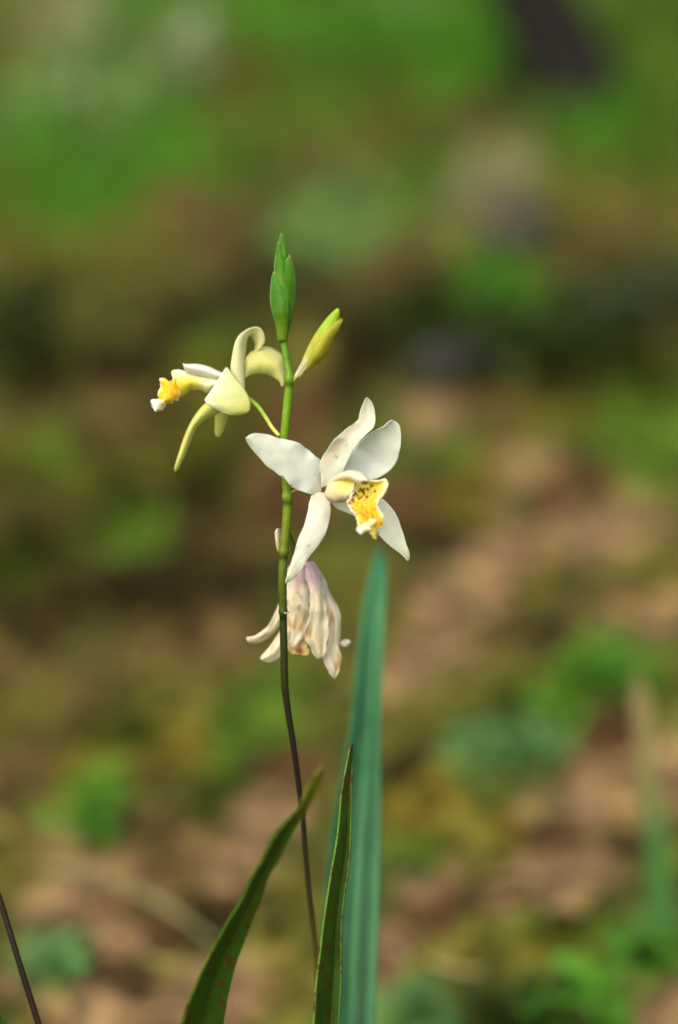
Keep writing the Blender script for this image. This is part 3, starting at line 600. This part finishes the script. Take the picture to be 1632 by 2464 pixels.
loft('petal', [(820, 545), (850, 700), (905, 900), (920, 1050), (890, 1250), (850, 1400), (880, 1490), (950, 1620), (1000, 1690)], [(950, 550), (1040, 760), (1095, 1000), (1120, 1200), (1130, 1400), (1120, 1500), (1100, 1600), (1070, 1670), (1020, 1696)], f3, M_WILT, Z4, [(0, .020), (.5, .016), (1, .018)], [(0, .001), (1, .002)], [(0, -.002), (.6, -.0003), (1, 0)], 60, 26, wilt(4), ruffle=.0016, seed=25, edge=5)
loft('petal', [(720, 560), (645, 630), (634, 800), (642, 1000), (645, 1200), (645, 1400), (650, 1540), (668, 1580)], [(900, 580), (890, 760), (905, 950), (905, 1150), (880, 1320), (850, 1420), (770, 1520), (690, 1588)], f3, M_WILT, Z4, [(0, .020), (.5, .017), (1, .019)], [(0, -.001), (1, .001)], [(0, -.003), (.6, -.0006), (1, 0)], 60, 26, wilt(5), ruffle=.0018, seed=26, edge=4)
loft('petal', [(1225, 1495), (1260, 1490), (1300, 1476), (1350, 1464), (1388, 1484)], [(1225, 1520), (1260, 1530), (1300, 1558), (1345, 1556), (1390, 1505)], f3, M_WILT, Z4, .024, .001, -.001, 18, 8, lambda t, s: mixc(S(226, 200, 176), S(236, 234, 220), t), seed=27)
link('pedicel', tube_mesh('pedicel', [(*Z4((610, 120)), .003, 9), (*Z4((650, 190)), .006, 11), (*Z4((700, 330)), .012, 15), (*Z4((745, 460)), .018, 17), (*Z4((800, 600)), .021, 18)], lambda t, s: mixc(S(84, 112, 26), S(66, 92, 22), t), 12), M_STEM, f3)

# --- buds
bt = empty('bud_cluster', P(682, 820, -.004)); bt.parent = orchid; bt.matrix_parent_inverse = parent_world(orchid).inverted(); bt['label'] = 'closed green bud cluster of overlapping bracts at the stem tip'
link('core', tube_mesh('core', [(*Z3((355, 1690)), -.004, 17), (*Z3((350, 1500)), -.004, 24), (*Z3((345, 1300)), -.004, 38), (*Z3((355, 1050)), -.004, 46), (*Z3((370, 850)), -.004, 44), (*Z3((375, 650)), -.004, 36), (*Z3((365, 450)), -.004, 22), (*Z3((350, 260)), -.004, 11), (*Z3((340, 150)), -.004, 3)], lambda t, s: S(72, 122, 22), 16, flat=.8), M_BUD, bt)
def budc(seed, tipc=S(160, 140, 60), yel=.3):
    def f(t, s):
        c = vary(mixc(S(62, 122, 14), S(120, 156, 40), yel * (1 - smooth(.1, .6, t)) + .15 * s), .18, t, s, 4, seed)
        c = mixc(c, S(168, 202, 136), .9 * smooth(.82, 1, abs(2 * s - 1)) * smooth(.2, .5, t))
        return mixc(c, tipc, smooth(.94, 1, t))
    return f
loft('bract', [(330, 760), (300, 500), (300, 350), (305, 230), (320, 160), (337, 120)], [(430, 760), (445, 500), (440, 400), (410, 290), (380, 190), (342, 120)], bt, M_BUD, Z3, [(0, -.006), (.6, -.005), (1, -.004)], 0, [(0, -.001), (.5, -.0012), (1, 0)], 26, 10, budc(1))
loft('bract', [(270, 900), (238, 650), (250, 500), (270, 350), (285, 280), (297, 248)], [(420, 900), (415, 600), (395, 480), (360, 400), (330, 320), (302, 248)], bt, M_BUD, Z3, [(0, -.0066), (1, -.0058)], [(0, 0), (1, 0)], [(0, -.001), (.5, -.001), (1, 0)], 26, 10, budc(2, S(170, 180, 150)))
loft('bract', [(330, 1660), (310, 1300), (300, 1000), (310, 760), (345, 650), (400, 530), (430, 470), (449, 428)], [(410, 1660), (480, 1360), (520, 1150), (537, 900), (535, 750), (510, 600), (480, 490), (455, 428)], bt, M_BUD, Z3, [(0, -.0046), (.4, -.0066), (1, -.0062)], [(0, 0), (.5, .002), (1, 0)], [(0, -.0005), (.5, -.0012), (1, 0)], 34, 12, budc(3, S(170, 140, 80), .1))
loft('bract', [(290, 1662), (260, 1450), (222, 1300), (190, 1150), (180, 1000), (195, 800), (215, 710), (234, 668)], [(412, 1664), (428, 1450), (440, 1250), (425, 1040), (380, 890), (320, 780), (270, 700), (241, 668)], bt, M_BUD, Z3, [(0, -.005), (.4, -.0076), (1, -.0066)], [(0, 0), (.5, -.0012), (1, 0)], [(0, -.0008), (.5, -.0016), (1, 0)], 34, 14, budc(4, S(190, 150, 110), .75))
b2 = empty('bud', P(703, 920, -.004)); b2.parent = orchid; b2.matrix_parent_inverse = parent_world(orchid).inverted(); b2['label'] = 'single slender yellow-green flower bud leaning away from the stem'
def bud2c(t, s):
    c = mixc(S(210, 212, 168), S(186, 196, 70), smooth(.1, .4, t)); c = mixc(c, S(160, 200, 50), smooth(.55, .85, t))
    return vary(mixc(c, S(214, 214, 180), .8 * smooth(.5, .15, t) * smooth(.0, .5, math.cos(s * 6.283 + 3.14159))), .1, t, s, 4, 2)
link('bud_body', tube_mesh('bud_body', [(*Z3((545, 2175)), -.004, 11), (*Z3((600, 2095)), -.004, 15), (*Z3((680, 1990)), -.0045, 22), (*Z3((760, 1870)), -.005, 32), (*Z3((850, 1740)), -.0055, 40), (*Z3((930, 1610)), -.006, 42), (*Z3((1000, 1490)), -.0065, 38), (*Z3((1060, 1380)), -.007, 31), (*Z3((1110, 1290)), -.0075, 22), (*Z3((1140, 1225)), -.0078, 12), (*Z3((1152, 1198)), -.008, 3)], bud2c, 18), M_BUD, b2)
loft('bract', [(585, 2170), (680, 2020), (790, 1800), (920, 1590), (1060, 1430), (1150, 1365), (1205, 1308)], [(600, 2180), (720, 2085), (900, 1945), (1015, 1805), (1085, 1620), (1165, 1470), (1212, 1380), (1228, 1310)], b2, M_BUD, Z3, [(0, -.005), (.4, -.0078), (.8, -.0082), (1, -.0075)], [(0, .001), (.5, .0025), (1, 0)], [(0, -.0005), (.5, -.0012), (1, 0)], 34, 12,
     lambda t, s: mixc(vary(mixc(mixc(S(206, 204, 140), S(178, 178, 54), smooth(0, .3, t)), S(168, 134, 36), .65 * smooth(.45, 1, s) * smooth(.1, .3, t) * smooth(1, .6, t)), .15, t, s, 5, 8), S(84, 44, 20), smooth(.93, .97, t)))
link('pedicel', tube_mesh('pedicel', [(*Z3((450, 2270)), -.004, 14), (*Z3((490, 2235)), -.004, 11), (*Z3((530, 2195)), -.004, 10), (*Z3((560, 2160)), -.004, 11)], lambda t, s: S(156, 166, 50), 12), M_STEM, b2)

# --- leaves of the orchid
def leaf_world(name, Lp, Rp, conv, depth, tilt, cup, colf, mat, parent, base, bw, n=60, k=14, pleat=0.0, mid=.5, ny=20):
    """blade from edge curves in view, carried on down to its foot on the ground"""
    L = curve([conv(p) for p in Lp], n); R = curve([conv(p) for p in Rp], n)
    rows = []
    for i in range(n):
        t = i / (n - 1); row = []
        for j in range(k + 1):
            s = j / k; x, y = L[i] * (1 - s) + R[i] * s
            v = 1 - abs(s - mid) / (mid if s < mid else 1 - mid)       # V section
            d = keyed(depth, t) + keyed(tilt, t) * (s - .5) + keyed(cup, t) * v + pleat * (math.sin(s * 25) * .4 + mnoise.noise(Vector((s * 9, t * .6, 5)))) * smooth(1, .7, t) + .0004 * mnoise.noise(Vector((t * 9, s * 2, 4)))
            row.append(P(x, y, d))
        rows.append(row)
    c0 = (rows[0][0] + rows[0][-1]) * .5; c1 = (rows[3][0] + rows[3][-1]) * .5
    tg = (c0 - c1).normalized(); ln = (c0 - base).length; low = []
    for i in range(1, ny + 1):
        u = i / ny
        p0, p1, p2, p3 = c0, c0 + tg * ln * .4, base + Vector((0, 0, ln * .35)), base
        q = p0 * (1 - u) ** 3 + p1 * 3 * u * (1 - u) ** 2 + p2 * 3 * u * u * (1 - u) + p3 * u ** 3
        w = 1 - u * (1 - bw); row = []
        for j in range(k + 1): row.append(q + (rows[0][j] - c0) * w)
        low.append(row)
    allr = low[::-1] + rows; V, C, U = [], [], []
    for i, row in enumerate(allr):
        t = max(0, (i - ny) / (n - 1)); tt = i / (len(allr) - 1)
        for j, q in enumerate(row): V.append(q); C.append(colf(t, j / k)); U.append((j / k, tt))
    m = len(allr); F = [(i * (k + 1) + j, i * (k + 1) + j + 1, (i + 1) * (k + 1) + j + 1, (i + 1) * (k + 1) + j) for i in range(m - 1) for j in range(k)]
    o = link(name, mesh_np(name, V, F, C, True, U), mat, parent)
    sm = o.modifiers.new('thickness', 'SOLIDIFY'); sm.thickness = .0005; sm.offset = 0
    return o
def leafc(seed, edge=.8, tip=S(150, 140, 40), tl=.9):
    def f(t, s):
        c = vary(mixc(S(40, 70, 14), S(58, 92, 18), .5 + .5 * mnoise.noise(Vector((t * 3, s * 2, seed)))), .2, t * 3, s, 6, seed)
        c = mixc(c, S(104, 140, 40), edge * smooth(.88, .99, abs(2 * s - 1)))
        return mixc(c, tip, smooth(tl, 1, t))
    return f
l1 = leaf_world('leaf', [(100, 1999), (160, 1820), (250, 1620), (330, 1460), (420, 1300), (500, 1170), (560, 1040), (640, 900), (710, 760), (800, 640), (890, 540), (960, 400), (1010, 310), (1048, 262)],
     [(385, 1999), (420, 1800), (470, 1600), (530, 1430), (590, 1280), (640, 1170), (690, 1020), (760, 900), (830, 770), (890, 660), (950, 570), (1000, 480), (1040, 380), (1062, 268)], Z5,
     [(0, -.010), (.3, -.022), (.7, -.042), (1, -.052)], [(0, .006), (1, .002)], [(0, .003), (.7, .002), (1, 0)], leafc(1, .5, S(130, 132, 30), .72), M_LEAF, orchid, BASE + Vector((-.006, -.003, -.003)), .35)
l1['label'] = 'dark green leaf arching in front of the stem'
l2 = leaf_world('leaf', [(990, 1999), (1005, 1750), (1030, 1550), (1060, 1300), (1090, 1100), (1120, 920), (1150, 740), (1165, 600), (1180, 430), (1210, 270), (1230, 170), (1247, 108)],
     [(1165, 1999), (1180, 1750), (1185, 1350), (1200, 1170), (1225, 1000), (1240, 850), (1248, 650), (1252, 450), (1256, 250), (1254, 160), (1252, 106)], Z5,
     [(0, .002), (1, 0)], [(0, .006), (1, .001)], [(0, .003), (.7, .0015), (1, 0)], leafc(2, 1.0, S(104, 60, 24), .965), M_LEAF, orchid, BASE + Vector((.004, -.006, -.003)), .4, mid=.68, k=18)
l2['label'] = 'narrow upright leaf with pale rims and rusty specks'

# ------------------------------------------------------------------ other upright plants near the orchid
sb = P(835, 2464, .062); swb = Vector((sb.x + .004, sb.y + .0, 0))
sword = empty('sword_leaf', swb); tag(sword, 'tall blue-green pleated sword-shaped leaf standing right behind the orchid', 'leaf')
leaf_world('blade', [(768, 2464), (774, 2300), (783, 2150), (799, 2000), (817, 1900), (843, 1750), (858, 1600), (876, 1450), (893, 1370), (912, 1318)],
     [(902, 2464), (909, 2300), (914, 2150), (918, 2000), (918, 1900), (917, 1750), (922, 1600), (930, 1420), (930, 1370), (918, 1318)], ident,
     [(0, .060), (.5, .085), (1, .125)], [(0, .008), (1, .002)], [(0, .006), (.7, .003), (1, 0)],
     lambda t, s: vary(mixc(S(22, 72, 34), S(74, 144, 92), .22 + .5 * smooth(.4, 1, t) + .7 * mnoise.noise(Vector((s * 6, t * .5, 3))) + .6 * mnoise.noise(Vector((s * 13, t * .9, 8)))), .12, t * 2, s, 4, 3), M_SWORD, sword, swb + Vector((0, 0, -.003)), .35, mid=.4, k=26, pleat=.0009)
# bare dark stem at the left
ds = P(140, 2600, .0); dsb = Vector((ds.x + .028, ds.y - .004, -.003))
top = [(-190, 1680, -.012, 4), (-120, 1850, -.010, 9), (-50, 2020, -.008, 12), (0, 2165, -.006, 14), (47, 2318, -.005, 15), (93, 2464, -.003, 16), (140, 2610, 0, 17)]
C = curve(top, 60); cen = [P(c[0], c[1], c[2]) for c in C]; rad = [c[3] * .5 * PXM * (D0 + c[2]) for c in C]
for i in range(1, 15): cen.append(cen[59].lerp(dsb, i / 14)); rad.append(rad[59] * (1 + .2 * i / 14))
bst = empty('bare_stem', (dsb.x, dsb.y, 0)); tag(bst, 'thin bare dark brown stem leaning away from the orchid', 'stem')
link('stalk', tube_world('stalk', cen, rad, lambda t, s: vary(mixc(S(36, 24, 16), S(76, 60, 34), smooth(.55, 1, t)), .3, t * 12, s, 5, 2), 14), M_STEM, bst)
leaf_world('leaf', [(-60, 2700), (-50, 2600), (-42, 2500), (-45, 2400), (-60, 2300)], [(75, 2700), (45, 2560), (19, 2464), (-6, 2420), (-56, 2300)], ident, [(0, -.012), (1, -.02)], .002, .002, leafc(5, .3), M_LEAF, bst, dsb + Vector((-.004, -.002, -.002)), .4, n=30, k=10)
# pale upright blade, far right
pb0 = on_plane(1585, 2330, 0.0); PD = pb0.y
upr = empty('grass_blade', (pb0.x, pb0.y, 0)); tag(upr, 'single upright blade, pale straw at the tip and green below', 'blade')
V, F, C = [], [], []
ptop = [(1585, 2335), (1590, 2200), (1582, 2050), (1565, 1900), (1552, 1780), (1542, 1680), (1530, 1600)]
pc = curve(ptop, 36)
base_dd = (pb0 - CAM).dot(FWD) - D0
for i, (x, y) in enumerate(pc):
    t = i / 35; w = 60 * (1 - .25 * t) * (1 - smooth(.88, 1, t)) + 1
    for j in range(5):
        s = j / 4; q = P(x + (s - .5) * w, y, base_dd - .022 * t + .003 * (1 - abs(2 * s - 1))); 
        if i == 0: q.z = -.002
        V.append(q); C.append(mixc(S(80, 130, 66), S(150, 138, 92), smooth(.35, .75, t)))
F = [(i * 5 + j, i * 5 + j + 1, i * 5 + j + 6, i * 5 + j + 5) for i in range(35) for j in range(4)]
o = link('blade', mesh_np('blade', V, F, C), M_GRASS, upr); sm = o.modifiers.new('thickness', 'SOLIDIFY'); sm.thickness = .0004; sm.offset = 0

# dry pale stalk lying across the soil
def lying(label, pts, w, col):
    cs = []
    c = curve(pts, 30)
    for x, y in c:
        q = on_plane(x, y, .006); q.z = ground_z(q.x, q.y) + .0045; cs.append(q)
    o = link('dry_stalk', tube_world('dry_stalk', cs, [w * (1 - .5 * i / 29) for i in range(30)], lambda t, s: vary(col, .2, t * 8, s, 4, 1), 8), M_LITTER); tag(o, label, 'stalk', 'dry stalks lying on the soil')
lying('long curved pale dry grass stalk lying on soil behind the arching leaf', [(110, 2075), (220, 2095), (330, 2140), (430, 2205), (520, 2265)], .0022, S(140, 136, 92))
lying('straight tan dry stalk lying on the soil beyond the sword leaf', [(1180, 2190), (1300, 2130), (1420, 2085), (1540, 2050)], .002, S(132, 104, 72))
lying('short straw-coloured stalk lying near the dark-hearted herb', [(1040, 2310), (1120, 2330), (1200, 2320)], .0018, S(150, 136, 88))
